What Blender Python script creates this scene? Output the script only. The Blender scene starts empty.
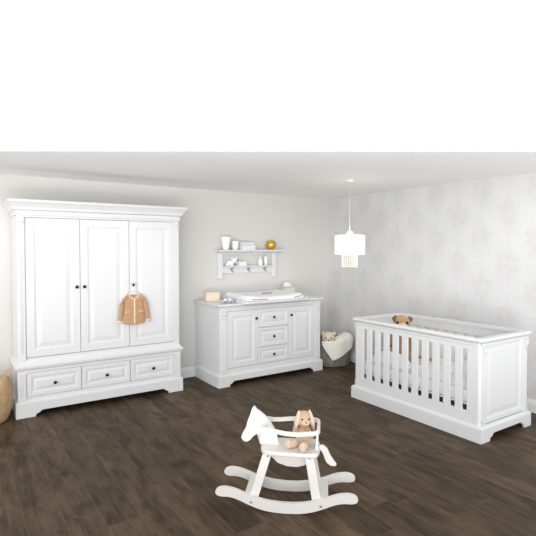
import bpy, bmesh, math, random
from mathutils import Vector, Matrix, noise
random.seed(7)
C = bpy.context.scene.collection
PI = math.pi
R = math.radians

# ------------------------------------------------------------------ materials
def nmat(name, col, rough=.5, bump=0, bscale=60, var=0, vscale=8, metal=0, spec=.4, sheen=0, emit=None, estr=0, trans=0, sub=0, coat=0):
    m = bpy.data.materials.new(name); m.use_nodes = True
    nt = m.node_tree; b = nt.nodes['Principled BSDF']
    b.inputs['Base Color'].default_value = (*col, 1); b.inputs['Roughness'].default_value = rough
    b.inputs['Metallic'].default_value = metal
    b.inputs['Specular IOR Level'].default_value = spec
    b.inputs['Sheen Weight'].default_value = sheen
    b.inputs['Coat Weight'].default_value = coat
    if emit:
        b.inputs['Emission Color'].default_value = (*emit, 1); b.inputs['Emission Strength'].default_value = estr
    tc = nt.nodes.new('ShaderNodeTexCoord')
    if var:
        n = nt.nodes.new('ShaderNodeTexNoise'); n.inputs['Scale'].default_value = vscale; n.inputs['Detail'].default_value = 5
        nt.links.new(tc.outputs['Object'], n.inputs['Vector'])
        mx = nt.nodes.new('ShaderNodeMix'); mx.data_type = 'RGBA'
        mx.inputs[6].default_value = (*[c*(1-var) for c in col], 1); mx.inputs[7].default_value = (*[min(1, c*(1+var)) for c in col], 1)
        nt.links.new(n.outputs['Fac'], mx.inputs[0]); nt.links.new(mx.outputs[2], b.inputs['Base Color'])
    if bump:
        n = nt.nodes.new('ShaderNodeTexNoise'); n.inputs['Scale'].default_value = bscale; n.inputs['Detail'].default_value = 4
        nt.links.new(tc.outputs['Object'], n.inputs['Vector'])
        bp = nt.nodes.new('ShaderNodeBump'); bp.inputs['Strength'].default_value = bump; bp.inputs['Distance'].default_value = .01
        nt.links.new(n.outputs['Fac'], bp.inputs['Height']); nt.links.new(bp.outputs['Normal'], b.inputs['Normal'])
    return m

WHITE = nmat('white_lacquer', (.75, .758, .768), .38, var=.006, vscale=3)
HORSEW = nmat('white_varnished_wood', (.76, .74, .71), .4, bump=.04, bscale=30, var=.01)
BLACK = nmat('dark_metal_knob', (.02, .018, .017), .3, metal=.6)
CEIL = nmat('ceiling_paint', (.95, .95, .94), .9, bump=.03, bscale=200, var=.008)
WALL = nmat('warm_grey_wall_paint', (.68, .67, .645), .85, bump=.05, bscale=250, var=.01, vscale=4)
TRIM = nmat('white_trim_paint', (.85, .85, .85), .45, var=.005)
STEEL = nmat('brushed_steel', (.45, .45, .46), .3, metal=.9, var=.05)
CLOTHW = nmat('white_cotton', (.90, .90, .91), .9, bump=.3, bscale=90, sheen=.2, var=.01)
DUVET = nmat('white_bedding_cotton', (.93, .93, .94), .9, bump=.25, bscale=40, sheen=.2, var=.01)
CREAM = nmat('cream_fleece', (.95, .93, .85), .95, bump=.8, bscale=120, sheen=.4, var=.03, vscale=30)
CREAM2 = nmat('cream_box_card', (.86, .80, .70), .7, var=.02)
KNIT = nmat('apricot_knit', (.58, .345, .18), .95, bump=.9, bscale=160, sheen=.3, var=.14, vscale=60)
KNITTRIM = nmat('pale_pink_trim', (.86, .68, .56), .9, bump=.3, bscale=120, var=.03)
SKINFUR = nmat('beige_plush', (.62, .42, .26), .95, bump=1, bscale=180, sheen=.5, var=.22, vscale=40)
FURP = nmat('pale_plush', (.80, .60, .42), .95, bump=1, bscale=180, sheen=.5, var=.12, vscale=40)
FURB = nmat('tan_bear_plush', (.55, .35, .17), .95, bump=1, bscale=160, sheen=.4, var=.18, vscale=50)
FURD = nmat('brown_bear_ear', (.22, .13, .06), .95, bump=1, bscale=160, sheen=.3, var=.15, vscale=50)
FURC = nmat('cream_bear_plush', (.88, .78, .60), .95, bump=1, bscale=160, sheen=.4, var=.1, vscale=50)
EYE = nmat('black_bead', (.01, .008, .008), .15, coat=.5)
GOLD = nmat('gold_foil', (.86, .53, .09), .3, metal=.75, bump=.3, bscale=40, var=.2, vscale=25)
PINE = nmat('pale_wood', (.80, .68, .54), .6, bump=.1, var=.08, vscale=14)
PORC = nmat('white_porcelain', (.93, .93, .93), .3, var=.005)
CARD = nmat('white_card', (.84, .845, .85), .7, var=.01)
GREYC = nmat('grey_print_cotton', (.30, .31, .33), .9, bump=.4, bscale=120, var=.2, vscale=30)
SHADE = nmat('lit_shell_shade', (.95, .93, .86), .5, emit=(1, .97, .87), estr=.18, var=.02)
BEAD = nmat('lit_shell_beads', (.93, .91, .84), .3, emit=(1, .96, .86), estr=.03, var=.03)
BULB = nmat('lit_bulb', (1, 1, 1), .4, emit=(1, .93, .8), estr=6, var=.01)

def ntree(name):
    m = bpy.data.materials.new(name); m.use_nodes = True
    return m, m.node_tree, m.node_tree.nodes['Principled BSDF']
def mth(nt, op, a, b=None, c=None, clamp=False):
    n = nt.nodes.new('ShaderNodeMath'); n.operation = op; n.use_clamp = clamp
    for i, v in enumerate((a, b, c)):
        if v is None: continue
        if isinstance(v, (int, float)): n.inputs[i].default_value = v
        else: nt.links.new(v, n.inputs[i])
    return n.outputs[0]
def mixc(nt, f, a, b):
    mx = nt.nodes.new('ShaderNodeMix'); mx.data_type = 'RGBA'
    for i, v in ((0, f), (6, a), (7, b)):
        if isinstance(v, (int, float)): mx.inputs[i].default_value = v
        elif isinstance(v, tuple): mx.inputs[i].default_value = (*v, 1)
        else: nt.links.new(v, mx.inputs[i])
    return mx.outputs[2]
def sstep(nt, v, lo, hi):
    n = nt.nodes.new('ShaderNodeMapRange'); n.interpolation_type = 'SMOOTHSTEP'
    n.inputs[1].default_value = lo; n.inputs[2].default_value = hi
    nt.links.new(v, n.inputs[0]); return n.outputs[0]

def floor_material():
    m, nt, b = ntree('dark_oak_planks')
    tc = nt.nodes.new('ShaderNodeTexCoord'); sx = nt.nodes.new('ShaderNodeSeparateXYZ'); nt.links.new(tc.outputs['Object'], sx.inputs[0])
    X, Y = sx.outputs[0], sx.outputs[1]
    W, Lp = .195, 1.25
    u = mth(nt, 'DIVIDE', mth(nt, 'ADD', X, 4.195+20*W), W)
    row = mth(nt, 'FLOOR', u); fu = mth(nt, 'FRACT', u)
    wn = nt.nodes.new('ShaderNodeTexWhiteNoise'); wn.noise_dimensions = '1D'; nt.links.new(row, wn.inputs['W'])
    v = mth(nt, 'ADD', mth(nt, 'DIVIDE', Y, Lp), mth(nt, 'MULTIPLY', wn.outputs['Value'], 3.7))
    cell = mth(nt, 'FLOOR', v); fv = mth(nt, 'FRACT', v)
    cb = nt.nodes.new('ShaderNodeCombineXYZ'); nt.links.new(row, cb.inputs[0]); nt.links.new(cell, cb.inputs[1])
    w2 = nt.nodes.new('ShaderNodeTexWhiteNoise'); w2.noise_dimensions = '2D'; nt.links.new(cb.outputs[0], w2.inputs['Vector'])
    rnd = w2.outputs['Value']
    # grain, shifted for each plank
    cb2 = nt.nodes.new('ShaderNodeCombineXYZ')
    nt.links.new(mth(nt, 'MULTIPLY', X, 8), cb2.inputs[0]); nt.links.new(mth(nt, 'MULTIPLY', Y, 1.6), cb2.inputs[1]); nt.links.new(mth(nt, 'MULTIPLY', rnd, 37), cb2.inputs[2])
    g = nt.nodes.new('ShaderNodeTexNoise'); g.inputs['Scale'].default_value = 1.3; g.inputs['Detail'].default_value = 7; g.inputs['Roughness'].default_value = .62; g.inputs['Distortion'].default_value = 1.1
    nt.links.new(cb2.outputs[0], g.inputs['Vector'])
    cb4 = nt.nodes.new('ShaderNodeCombineXYZ')
    nt.links.new(mth(nt, 'MULTIPLY', X, 9), cb4.inputs[0]); nt.links.new(mth(nt, 'MULTIPLY', Y, 4), cb4.inputs[1]); nt.links.new(mth(nt, 'MULTIPLY', rnd, 19), cb4.inputs[2])
    g3 = nt.nodes.new('ShaderNodeTexNoise'); g3.inputs['Scale'].default_value = 1; g3.inputs['Detail'].default_value = 5; nt.links.new(cb4.outputs[0], g3.inputs['Vector'])
    cb3 = nt.nodes.new('ShaderNodeCombineXYZ')
    nt.links.new(mth(nt, 'MULTIPLY', X, 90), cb3.inputs[0]); nt.links.new(mth(nt, 'MULTIPLY', Y, 5), cb3.inputs[1]); nt.links.new(mth(nt, 'MULTIPLY', rnd, 11), cb3.inputs[2])
    g2 = nt.nodes.new('ShaderNodeTexNoise'); g2.inputs['Scale'].default_value = 1; g2.inputs['Detail'].default_value = 4; nt.links.new(cb3.outputs[0], g2.inputs['Vector'])
    base = mixc(nt, sstep(nt, mth(nt, 'ADD', mth(nt, 'MULTIPLY', g.outputs['Fac'], .62), mth(nt, 'MULTIPLY', g3.outputs['Fac'], .38)), .36, .64), (.036, .0225, .0125), (.104, .071, .042))
    fine = mixc(nt, mth(nt, 'MULTIPLY', sstep(nt, g2.outputs['Fac'], .38, .68), .3), base, (.125, .090, .057))
    br = mth(nt, 'ADD', mth(nt, 'MULTIPLY', rnd, .44), .82)
    hs = nt.nodes.new('ShaderNodeHueSaturation'); nt.links.new(fine, hs.inputs['Color']); nt.links.new(br, hs.inputs['Value'])
    # knots
    vo = nt.nodes.new('ShaderNodeTexNoise'); vo.inputs['Scale'].default_value = 2.6; vo.inputs['Detail'].default_value = 2; nt.links.new(tc.outputs['Object'], vo.inputs['Vector'])
    dk = mixc(nt, mth(nt, 'MULTIPLY', sstep(nt, vo.outputs['Fac'], .62, .74), .55), hs.outputs[0], (.022, .014, .009))
    # seams
    eu = mth(nt, 'MULTIPLY', mth(nt, 'MINIMUM', fu, mth(nt, 'SUBTRACT', 1, fu)), W)
    ev = mth(nt, 'MULTIPLY', mth(nt, 'MINIMUM', fv, mth(nt, 'SUBTRACT', 1, fv)), Lp)
    e = mth(nt, 'MINIMUM', eu, ev)
    seam = sstep(nt, e, .0018, .005)
    fin = mixc(nt, seam, mixc(nt, .42, dk, (.13, .097, .068)), dk)
    nt.links.new(fin, b.inputs['Base Color'])
    b.inputs['Roughness'].default_value = .5; b.inputs['Specular IOR Level'].default_value = .12
    bp = nt.nodes.new('ShaderNodeBump'); bp.inputs['Strength'].default_value = .15; bp.inputs['Distance'].default_value = .004
    nt.links.new(g2.outputs['Fac'], bp.inputs['Height']); nt.links.new(bp.outputs['Normal'], b.inputs['Normal'])
    return m
FLOOR = floor_material()

def wallpaper():
    m, nt, b = ntree('damask_wallpaper')
    tc = nt.nodes.new('ShaderNodeTexCoord'); sx = nt.nodes.new('ShaderNodeSeparateXYZ'); nt.links.new(tc.outputs['Object'], sx.inputs[0])
    Y, Z = sx.outputs[1], sx.outputs[2]
    cw, ph = .58, .53
    def medallion(oy, oz):
        p = mth(nt, 'SUBTRACT', mth(nt, 'FRACT', mth(nt, 'DIVIDE', mth(nt, 'ADD', Y, 11.6+1.92+oy), cw)), .5)
        q = mth(nt, 'SUBTRACT', mth(nt, 'FRACT', mth(nt, 'DIVIDE', mth(nt, 'ADD', Z, 5.3-1.70+oz), ph)), .5)
        p = mth(nt, 'MULTIPLY', mth(nt, 'ABSOLUTE', p), cw); q = mth(nt, 'MULTIPLY', q, ph)
        # crown: fan of fronds above a stem, lobed outline
        r = mth(nt, 'SQRT', mth(nt, 'ADD', mth(nt, 'POWER', p, 2), mth(nt, 'POWER', mth(nt, 'MULTIPLY', q, .85), 2)))
        an = mth(nt, 'ARCTAN2', p, mth(nt, 'ADD', q, .06))
        lobes = mth(nt, 'MULTIPLY', mth(nt, 'COSINE', mth(nt, 'MULTIPLY', an, 9)), .018)
        body = sstep(nt, mth(nt, 'SUBTRACT', mth(nt, 'ADD', lobes, .128), r), -.008, .03)
        veins = sstep(nt, mth(nt, 'SINE', mth(nt, 'ADD', mth(nt, 'MULTIPLY', an, 22), mth(nt, 'MULTIPLY', r, 90))), -.6, .7)
        tiers = sstep(nt, mth(nt, 'SINE', mth(nt, 'MULTIPLY', mth(nt, 'ADD', q, mth(nt, 'MULTIPLY', p, .7)), 150)), -.7, .6)
        fr = mth(nt, 'MULTIPLY', body, mth(nt, 'ADD', .35, mth(nt, 'MULTIPLY', mth(nt, 'MULTIPLY', veins, tiers), .65)))
        stem = mth(nt, 'MULTIPLY', sstep(nt, mth(nt, 'SUBTRACT', .007, p), -.003, .003), sstep(nt, mth(nt, 'SUBTRACT', .235, mth(nt, 'ABSOLUTE', q)), 0, .02))
        curl = mth(nt, 'MULTIPLY', sstep(nt, mth(nt, 'SUBTRACT', .010, mth(nt, 'ABSOLUTE', mth(nt, 'SUBTRACT', mth(nt, 'SQRT', mth(nt, 'ADD', mth(nt, 'POWER', mth(nt, 'SUBTRACT', p, .04), 2), mth(nt, 'POWER', mth(nt, 'ADD', q, .15), 2))), .033))), -.004, .004) , .3)
        return mth(nt, 'MAXIMUM', mth(nt, 'MAXIMUM', fr, mth(nt, 'MULTIPLY', stem, .6)), curl)
    pat = mth(nt, 'MAXIMUM', medallion(.29, .265), medallion(0, 0))
    n = nt.nodes.new('ShaderNodeTexNoise'); n.inputs['Scale'].default_value = 14; n.inputs['Detail'].default_value = 6; nt.links.new(tc.outputs['Object'], n.inputs['Vector'])
    wear = sstep(nt, n.outputs['Fac'], .34, .62)
    f = mth(nt, 'MULTIPLY', pat, mth(nt, 'ADD', .3, mth(nt, 'MULTIPLY', wear, .7)))
    n2 = nt.nodes.new('ShaderNodeTexNoise'); n2.inputs['Scale'].default_value = 5; n2.inputs['Detail'].default_value = 4; nt.links.new(tc.outputs['Object'], n2.inputs['Vector'])
    base = mixc(nt, n2.outputs['Fac'], (.67, .675, .68), (.74, .747, .75))
    col = mixc(nt, mth(nt, 'MULTIPLY', f, PATF), base, (.62, .57, .51))
    nt.links.new(col, b.inputs['Base Color']); b.inputs['Roughness'].default_value = .75; b.inputs['Specular IOR Level'].default_value = .2
    return m
PATF = .72
PAPER = wallpaper()

def weave(name, c1, c2, sx_, sz_):
    m, nt, b = ntree(name)
    tc = nt.nodes.new('ShaderNodeTexCoord'); s = nt.nodes.new('ShaderNodeSeparateXYZ'); nt.links.new(tc.outputs['Object'], s.inputs[0])
    an = mth(nt, 'ARCTAN2', s.outputs[1], s.outputs[0])
    a = mth(nt, 'SINE', mth(nt, 'MULTIPLY', an, sx_)); c = mth(nt, 'SINE', mth(nt, 'MULTIPLY', s.outputs[2], sz_))
    w = mth(nt, 'MULTIPLY', a, c)
    n = nt.nodes.new('ShaderNodeTexNoise'); n.inputs['Scale'].default_value = 18; nt.links.new(tc.outputs['Object'], n.inputs['Vector'])
    f = mth(nt, 'ADD', mth(nt, 'MULTIPLY', w, .3), n.outputs['Fac'], clamp=True)
    nt.links.new(mixc(nt, f, c1, c2), b.inputs['Base Color']); b.inputs['Roughness'].default_value = .85
    bp = nt.nodes.new('ShaderNodeBump'); bp.inputs['Strength'].default_value = .6; bp.inputs['Distance'].default_value = .006
    nt.links.new(w, bp.inputs['Height']); nt.links.new(bp.outputs['Normal'], b.inputs['Normal'])
    return m
SEAGRASS = weave('seagrass_weave', (.50, .31, .14), (.78, .58, .36), 40, 190)
WICKER = weave('grey_wicker_weave', (.09, .08, .07), (.40, .36, .32), 44, 60)

# ------------------------------------------------------------------ mesh helpers
def box(bm, x0, x1, y0, y1, z0, z1, M=None):
    vs = [bm.verts.new(Vector(p)) for p in ((x0,y0,z0),(x1,y0,z0),(x1,y1,z0),(x0,y1,z0),(x0,y0,z1),(x1,y0,z1),(x1,y1,z1),(x0,y1,z1))]
    for f in ((3,2,1,0),(4,5,6,7),(0,1,5,4),(1,2,6,5),(2,3,7,6),(3,0,4,7)): bm.faces.new([vs[i] for i in f])
    if M is not None: bmesh.ops.transform(bm, matrix=M, verts=vs)
    return vs
def loft(bm, rings, cap=True, closed=True):
    R_ = [[bm.verts.new(Vector(p)) for p in r] for r in rings]
    n = len(R_[0])
    for a, b in zip(R_, R_[1:]):
        for i in range(n if closed else n-1):
            j = (i+1) % n
            try: bm.faces.new((a[i], a[j], b[j], b[i]))
            except ValueError: pass
    if cap:
        bm.faces.new(list(reversed(R_[0]))); bm.faces.new(R_[-1])
    return [v for r in R_ for v in r]
def stack(bm, x0, x1, y0, y1, levels, back=0):
    """rectangular moulding: (z, out) pairs; grows to the front and both sides, to the back by back*out"""
    return loft(bm, [[(x0-o, y0-o, z), (x1+o, y0-o, z), (x1+o, y1+o*back, z), (x0-o, y1+o*back, z)] for z, o in levels])
def prism(bm, pts, a, b, axis='y', M=None):
    """extrude a 2-D outline: axis y -> pts are (x,z); x -> (y,z); z -> (x,y)"""
    def P3(p, t): return {'y': (p[0], t, p[1]), 'x': (t, p[0], p[1]), 'z': (p[0], p[1], t)}[axis]
    vs = loft(bm, [[P3(p, a) for p in pts], [P3(p, b) for p in pts]])
    if M is not None: bmesh.ops.transform(bm, matrix=M, verts=vs)
    return vs
def panel(bm, x0, x1, z0, z1, yf, th, frame=.07, M=None, cov=.03, dep=.009):
    """frame-and-raised-panel slab facing -Y"""
    L = [(0, th), (0, .002), (.002, 0), (frame-.012, 0), (frame-.008, .003), (frame-.002, .004), (frame, dep), (frame+.012, dep), (frame+.012+cov, dep-.006), (frame+.016+cov, dep-.007)]
    rings = [[(x0+i, yf+d, z0+i), (x1-i, yf+d, z0+i), (x1-i, yf+d, z1-i), (x0+i, yf+d, z1-i)] for i, d in L]
    vs = loft(bm, rings)
    if M is not None: bmesh.ops.transform(bm, matrix=M, verts=vs)
    return vs
def flutes(bm, x0, x1, z0, z1, yf, th, n=3, M=None):
    w = x1-x0; m = w*.18; g = (w-2*m)/n
    pts = [(x0, yf+th), (x0, yf)]
    for k in range(n):
        a = x0+m+k*g
        pts += [(a+g*.15, yf), (a+g*.3, yf+.005), (a+g*.7, yf+.005), (a+g*.85, yf)]
    pts += [(x1, yf), (x1, yf+th)]
    vs = loft(bm, [[(x, y, z0) for x, y in pts], [(x, y, z1) for x, y in pts]])
    if M is not None: bmesh.ops.transform(bm, matrix=M, verts=vs)
def lathe(bm, prof, o=(0,0,0), axis='z', n=24, M=None):
    rings = []
    for r, h in prof:
        ring = []
        for i in range(n):
            a = 2*PI*i/n; c, s = r*math.cos(a), r*math.sin(a)
            p = {'z': (c, s, h), 'y': (c, -h, s), 'x': (h, c, s)}[axis]
            ring.append((p[0]+o[0], p[1]+o[1], p[2]+o[2]))
        rings.append(ring)
    vs = loft(bm, rings)
    if M is not None: bmesh.ops.transform(bm, matrix=M, verts=vs)
    return vs
def tube(bm, pts, rad, n=10, sq=1):
    pts = [Vector(p) for p in pts]; rings = []
    for i, p in enumerate(pts):
        t = (pts[min(i+1, len(pts)-1)]-pts[max(i-1, 0)]).normalized()
        up = Vector((0,0,1)) if abs(t.z) < .95 else Vector((0,1,0))
        a = t.cross(up).normalized(); b = a.cross(t).normalized()
        r = rad[i] if isinstance(rad, (list, tuple)) else rad
        rings.append([p+a*r*math.cos(2*PI*k/n)+b*r*sq*math.sin(2*PI*k/n) for k in range(n)])
    return loft(bm, rings)
def blob(bm, c, r, rot=(0,0,0), noi=0, nf=10, seg=24, rg=14):
    if isinstance(r, (int, float)): r = (r, r, r)
    from mathutils import Euler
    M = Matrix.Translation(c) @ Euler(rot).to_matrix().to_4x4() @ Matrix.Diagonal((*r, 1))
    res = bmesh.ops.create_uvsphere(bm, u_segments=seg, v_segments=rg, radius=1, matrix=M)
    if noi:
        for v in res['verts']:
            d = (v.co-Vector(c)).normalized(); v.co += d*noi*noise.noise(v.co*nf)
    return res['verts']
def obj(name, bm, m, parent=None, smooth=False, bev=0, sub=0, label=None, seg=2, ang=35):
    bmesh.ops.recalc_face_normals(bm, faces=bm.faces)
    me = bpy.data.meshes.new(name); bm.to_mesh(me); bm.free(); me.materials.append(m)
    if smooth:
        for p in me.polygons: p.use_smooth = True
    o = bpy.data.objects.new(name, me); C.objects.link(o)
    if parent: o.parent = parent
    if bev:
        b = o.modifiers.new('b', 'BEVEL'); b.width = bev; b.segments = seg; b.limit_method = 'ANGLE'; b.angle_limit = R(ang)
        for p in me.polygons: p.use_smooth = True
        try: b.harden_normals = True
        except Exception: pass
    if sub:
        s = o.modifiers.new('s', 'SUBSURF'); s.levels = sub; s.render_levels = sub
    if label: o['label'] = label
    return o
def B(): return bmesh.new()
def thing(name, label, cat, loc=(0,0,0), rotz=0, group=None):
    o = bpy.data.objects.new(name, None); C.objects.link(o)
    o.empty_display_size = .1
    o.location = loc; o.rotation_euler = (0,0,rotz); o['label'] = label; o['category'] = cat; o['kind'] = 'thing'
    if group: o['group'] = group
    return o
def tag(o, label, cat, group=None, loc=None, rotz=0):
    o['label'] = label; o['category'] = cat; o['kind'] = 'thing'
    if group: o['group'] = group
    if loc: o.location = loc; o.rotation_euler = (0,0,rotz)
    return o
def struct(name, bm, m, **k):
    o = obj(name, bm, m, **k); o['kind'] = 'structure'; return o
def sb(name, parent, m, boxes, bev=.003, **k):
    bm = B()
    for b in boxes: box(bm, *b)
    return obj(name, bm, m, parent, bev=bev, **k)
KNOB = [(.004, 0), (.006, .002), (.006, .008), (.010, .012), (.0155, .016), (.0165, .021), (.014, .026), (.008, .029), (.001, .030)]
def knob(parent, x, y, z, nm='knob'):
    bm = B(); lathe(bm, KNOB, (x, y, z), 'y', 20)
    return obj(nm, bm, BLACK, parent, smooth=True, label='round black metal knob')
def corbel(bm, x0, x1, z1, yf, h=.07, d=.02, M=None):
    pts = [(yf, z1), (yf-d, z1), (yf-d, z1-h*.16), (yf-d*.72, z1-h*.22), (yf-d*.95, z1-h*.34), (yf-d*.98, z1-h*.46), (yf-d*.75, z1-h*.58), (yf-d*.45, z1-h*.66),
           (yf-d*.42, z1-h*.78), (yf-d*.5, z1-h*.86), (yf-d*.3, z1-h), (yf, z1-h)]
    prism(bm, pts, x0, x1, 'x', M)
def bracket(x0, x1, z1, foot, rise, inner=.035):
    """front plinth outline with bracket feet"""
    l, r = x0+foot, x1-foot
    return [(x0, 0), (l-.02, 0), (l-.018, rise*.35), (l-.008, rise*.5), (l+.006, rise*.55), (l+.02, rise*.7), (l+.03, rise*.95), (l+inner+.02, rise), (r-inner-.02, rise),
            (r-.03, rise*.95), (r-.02, rise*.7), (r-.006, rise*.55), (r+.008, rise*.5), (r+.018, rise*.35), (r+.02, 0), (x1, 0), (x1, z1), (x0, z1)]
def plinth(root, x0, x1, y0, y1, z1, foot, rise, backs=False, solid_long=False, sidefoot=None, side_solid=False):
    t = .022; sf = sidefoot or foot
    bm = B()
    if solid_long: box(bm, x0, x1, y0, y0+t, 0, z1)
    else: prism(bm, bracket(x0, x1, z1, foot, rise), y0, y0+t)
    for a, b in ((x0, x0+t), (x1-t, x1)):
        if side_solid: box(bm, a, b, y0+t, y1, 0, z1)
        else: prism(bm, bracket(y0+t, y1, z1, sf-t, rise, .02), a, b, 'x')
    if backs: box(bm, x0+t, x1-t, y1-t, y1, 0, z1)
    box(bm, x0+t, x1-t, y0+t, y1-t*backs, z1-.02, z1-.002)
    obj('plinth', bm, WHITE, root, bev=.003)
    bm = B(); stack(bm, x0, x1, y0, y1, [(z1, 0), (z1+.008, -.002), (z1+.016, -.012), (z1+.024, -.022)], back=1 if backs else 0)
    obj('plinth_moulding', bm, WHITE, root, bev=.0015)

# ------------------------------------------------------------------ the room
H = 2.349
CY, CX = -4.224, -6.337          # where the ceiling's open edge meets the two walls
bm = B(); box(bm, -8, .12, -8.5, .12, -.06, 0); struct('floor', bm, FLOOR)
bm = B(); box(bm, CX, .12, 0, .12, 0, H); struct('wall_back', bm, WALL)
bm = B(); box(bm, 0, .12, CY, 0, 0, H); struct('wall_right', bm, PAPER)
bm = B(); prism(bm, [(CX, .0), (CX, .12), (.12, .12), (.12, CY), (0, CY)], H, H+.03, 'z'); struct('ceiling', bm, CEIL)
def base_prof(h=.125, t=.016): return [(0, 0), (-t, 0), (-t, h*.72), (-t*.75, h*.78), (-t*.75, h*.84), (-t*.45, h*.9), (-t*.35, h), (0, h)]
bm = B(); prism(bm, base_prof(), CX, 0, 'x'); struct('baseboard_back', bm, TRIM)
bm = B(); prism(bm, base_prof(), CY, -.016, 'y'); struct('baseboard_right', bm, TRIM)

# ------------------------------------------------------------------ wardrobe
def wardrobe():
    t = thing('wardrobe', 'large white three-door wardrobe with three drawers below, standing against the grey wall', 'wardrobe', (-3.4015, -.02, 0))
    hw = .8405; D = .467                                   # front of the plinth at local y = -D
    bx, byf = .82, -D+.022                                 # body
    plinth(t, -hw, hw, -D, 0, .135, .19, .055)
    # lower carcass with the drawer openings
    bm = B(); box(bm, -bx, bx, byf+.024, 0, .15, .445)
    box(bm, -bx, bx, byf, byf+.024, .157, .188); box(bm, -bx, bx, byf, byf+.024, .420, .452)
    for a, b in ((-bx, -.745), (-.248, -.2465), (.2465, .248), (.745, bx)): box(bm, a, b, byf, byf+.024, .188, .42)
    obj('lower_carcass', bm, WHITE, t, bev=.002)
    for x0, x1 in ((-.742, -.251), (-.2435, .2435), (.251, .742)):
        bm = B(); panel(bm, x0, x1, .191, .417, byf-.001, .022, .048, cov=.02)
        d = obj('drawer', bm, WHITE, t); knob(d, (x0+x1)/2, byf, .299)
    for s in (-1, 1):
        bm = B(); a, b = sorted((s*.752, s*.812)); flutes(bm, a, b, .19, .41, byf-.008, .01)
        box(bm, a-.004, b+.004, byf-.011, byf, .158, .192); obj('pilaster', bm, WHITE, t)
    # waist moulding
    bm = B(); stack(bm, -bx, bx, byf, 0, [(.445, 0), (.450, .008), (.462, .012), (.466, .022), (.488, .024), (.492, .020), (.500, .006), (.512, 0), (.53, -.006)])
    obj('waist_moulding', bm, WHITE, t, bev=.001)
    ux, uy = .812, byf+.012
    bm = B(); box(bm, -ux, ux, uy+.026, 0, .52, 1.93)
    box(bm, -ux, ux, uy, uy+.026, .52, .560); box(bm, -ux, ux, uy, uy+.026, 1.902, 1.95)
    for s in (-1, 1):
        a, b = sorted((s*.742, s*ux)); box(bm, a, b, uy, uy+.026, .56, 1.902)
    obj('upper_carcass', bm, WHITE, t, bev=.002)
    for x0, x1, kx in ((-.739, -.2515, -.285), (-.2465, .2445, -.212), (.2495, .739, .285)):
        bm = B(); panel(bm, x0, x1, .565, 1.897, uy-.001, .022, .082, cov=.035)
        d = obj('door', bm, WHITE, t); knob(d, kx, uy, 1.222)
    for s in (-1, 1):
        bm = B(); a, b = sorted((s*.749, s*.799)); flutes(bm, a, b, .60, 1.83, uy-.008, .01)
        box(bm, a-.003, b+.003, uy-.012, uy, .55, .602); obj('pilaster', bm, WHITE, t)
        bm = B(); corbel(bm, a+.004, b-.004, 1.905, uy-.002, .085, .024); obj('corbel', bm, WHITE, t, bev=.002)
    bm = B(); stack(bm, -ux, ux, uy, 0, [(1.918, -.004), (1.920, .010), (1.928, .014), (1.934, .010), (1.960, .010), (1.966, .016), (1.972, .030), (1.990, .034), (1.996, .036),
        (2.006, .044), (2.024, .056), (2.036, .066), (2.040, .072), (2.046, .076), (2.062, .078), (2.065, .074)])
    obj('cornice', bm, WHITE, t, bev=.001)
    return t
wardrobe()

# ------------------------------------------------------------------ changing dresser
def dresser():
    t = thing('changing_dresser', 'wide white dresser with two doors and three middle drawers, left of the corner basket', 'dresser', (-1.426, -.02, 0))
    hw, D = .775, .64; bx, by = .747, -D+.022
    plinth(t, -hw, hw, -D, 0, .125, .17, .06, side_solid=True)
    bm = B(); box(bm, -bx, bx, by+.026, 0, .14, .94)
    box(bm, -bx, bx, by, by+.026, .146, .205); box(bm, -bx, bx, by, by+.026, .876, .925)
    for a, b in ((-bx, -.643), (-.2275, -.2255), (.2255, .2275), (.643, bx)): box(bm, a, b, by, by+.026, .205, .876)
    for z in (.4085, .6475): box(bm, -.2255, .2255, by, by+.026, z-.001, z+.001)
    obj('carcass', bm, WHITE, t, bev=.001)
    for x0, x1, kx in ((-.640, -.230, -.258), (.230, .640, .264)):
        bm = B(); panel(bm, x0, x1, .209, .872, by-.001, .022, .072, cov=.03)
        d = obj('door', bm, WHITE, t); knob(d, kx, by, .768)
    for z0, z1 in ((.209, .405), (.412, .644), (.651, .872)):
        bm = B(); panel(bm, -.223, .223, z0, z1, by-.001, .022, .045, cov=.018)
        d = obj('drawer', bm, WHITE, t); knob(d, 0, by, (z0+z1)/2)
    for s in (-1, 1):
        a, b = sorted((s*.663, s*.735)); bm = B(); flutes(bm, a, b, .21, .80, by-.008, .01, 3)
        box(bm, a-.004, b+.004, by-.012, by, .16, .212); obj('pilaster', bm, WHITE, t)
        bm = B(); corbel(bm, a+.008, b-.008, .885, by-.002, .09, .024); obj('corbel', bm, WHITE, t, bev=.002)
    bm = B(); stack(bm, -bx, bx, by, 0, [(.90, 0), (.903, .010), (.912, .012), (.918, .010), (.930, .016), (.936, .024), (.938, .034), (.957, .037), (.963, .034)])
    obj('worktop', bm, WHITE, t, bev=.0015)
dresser()
TZ = .963
def rrect(hx, hy, r, n=6, cx=0, cy=0, z=0):
    P = []
    for sx, sy, a0 in ((1,1,0), (-1,1,90), (-1,-1,180), (1,-1,270)):
        for k in range(n+1):
            a = R(a0+90*k/n); P.append((cx+sx*(hx-r)+r*math.cos(a), cy+sy*(hy-r)+r*math.sin(a), z))
    return P
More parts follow.
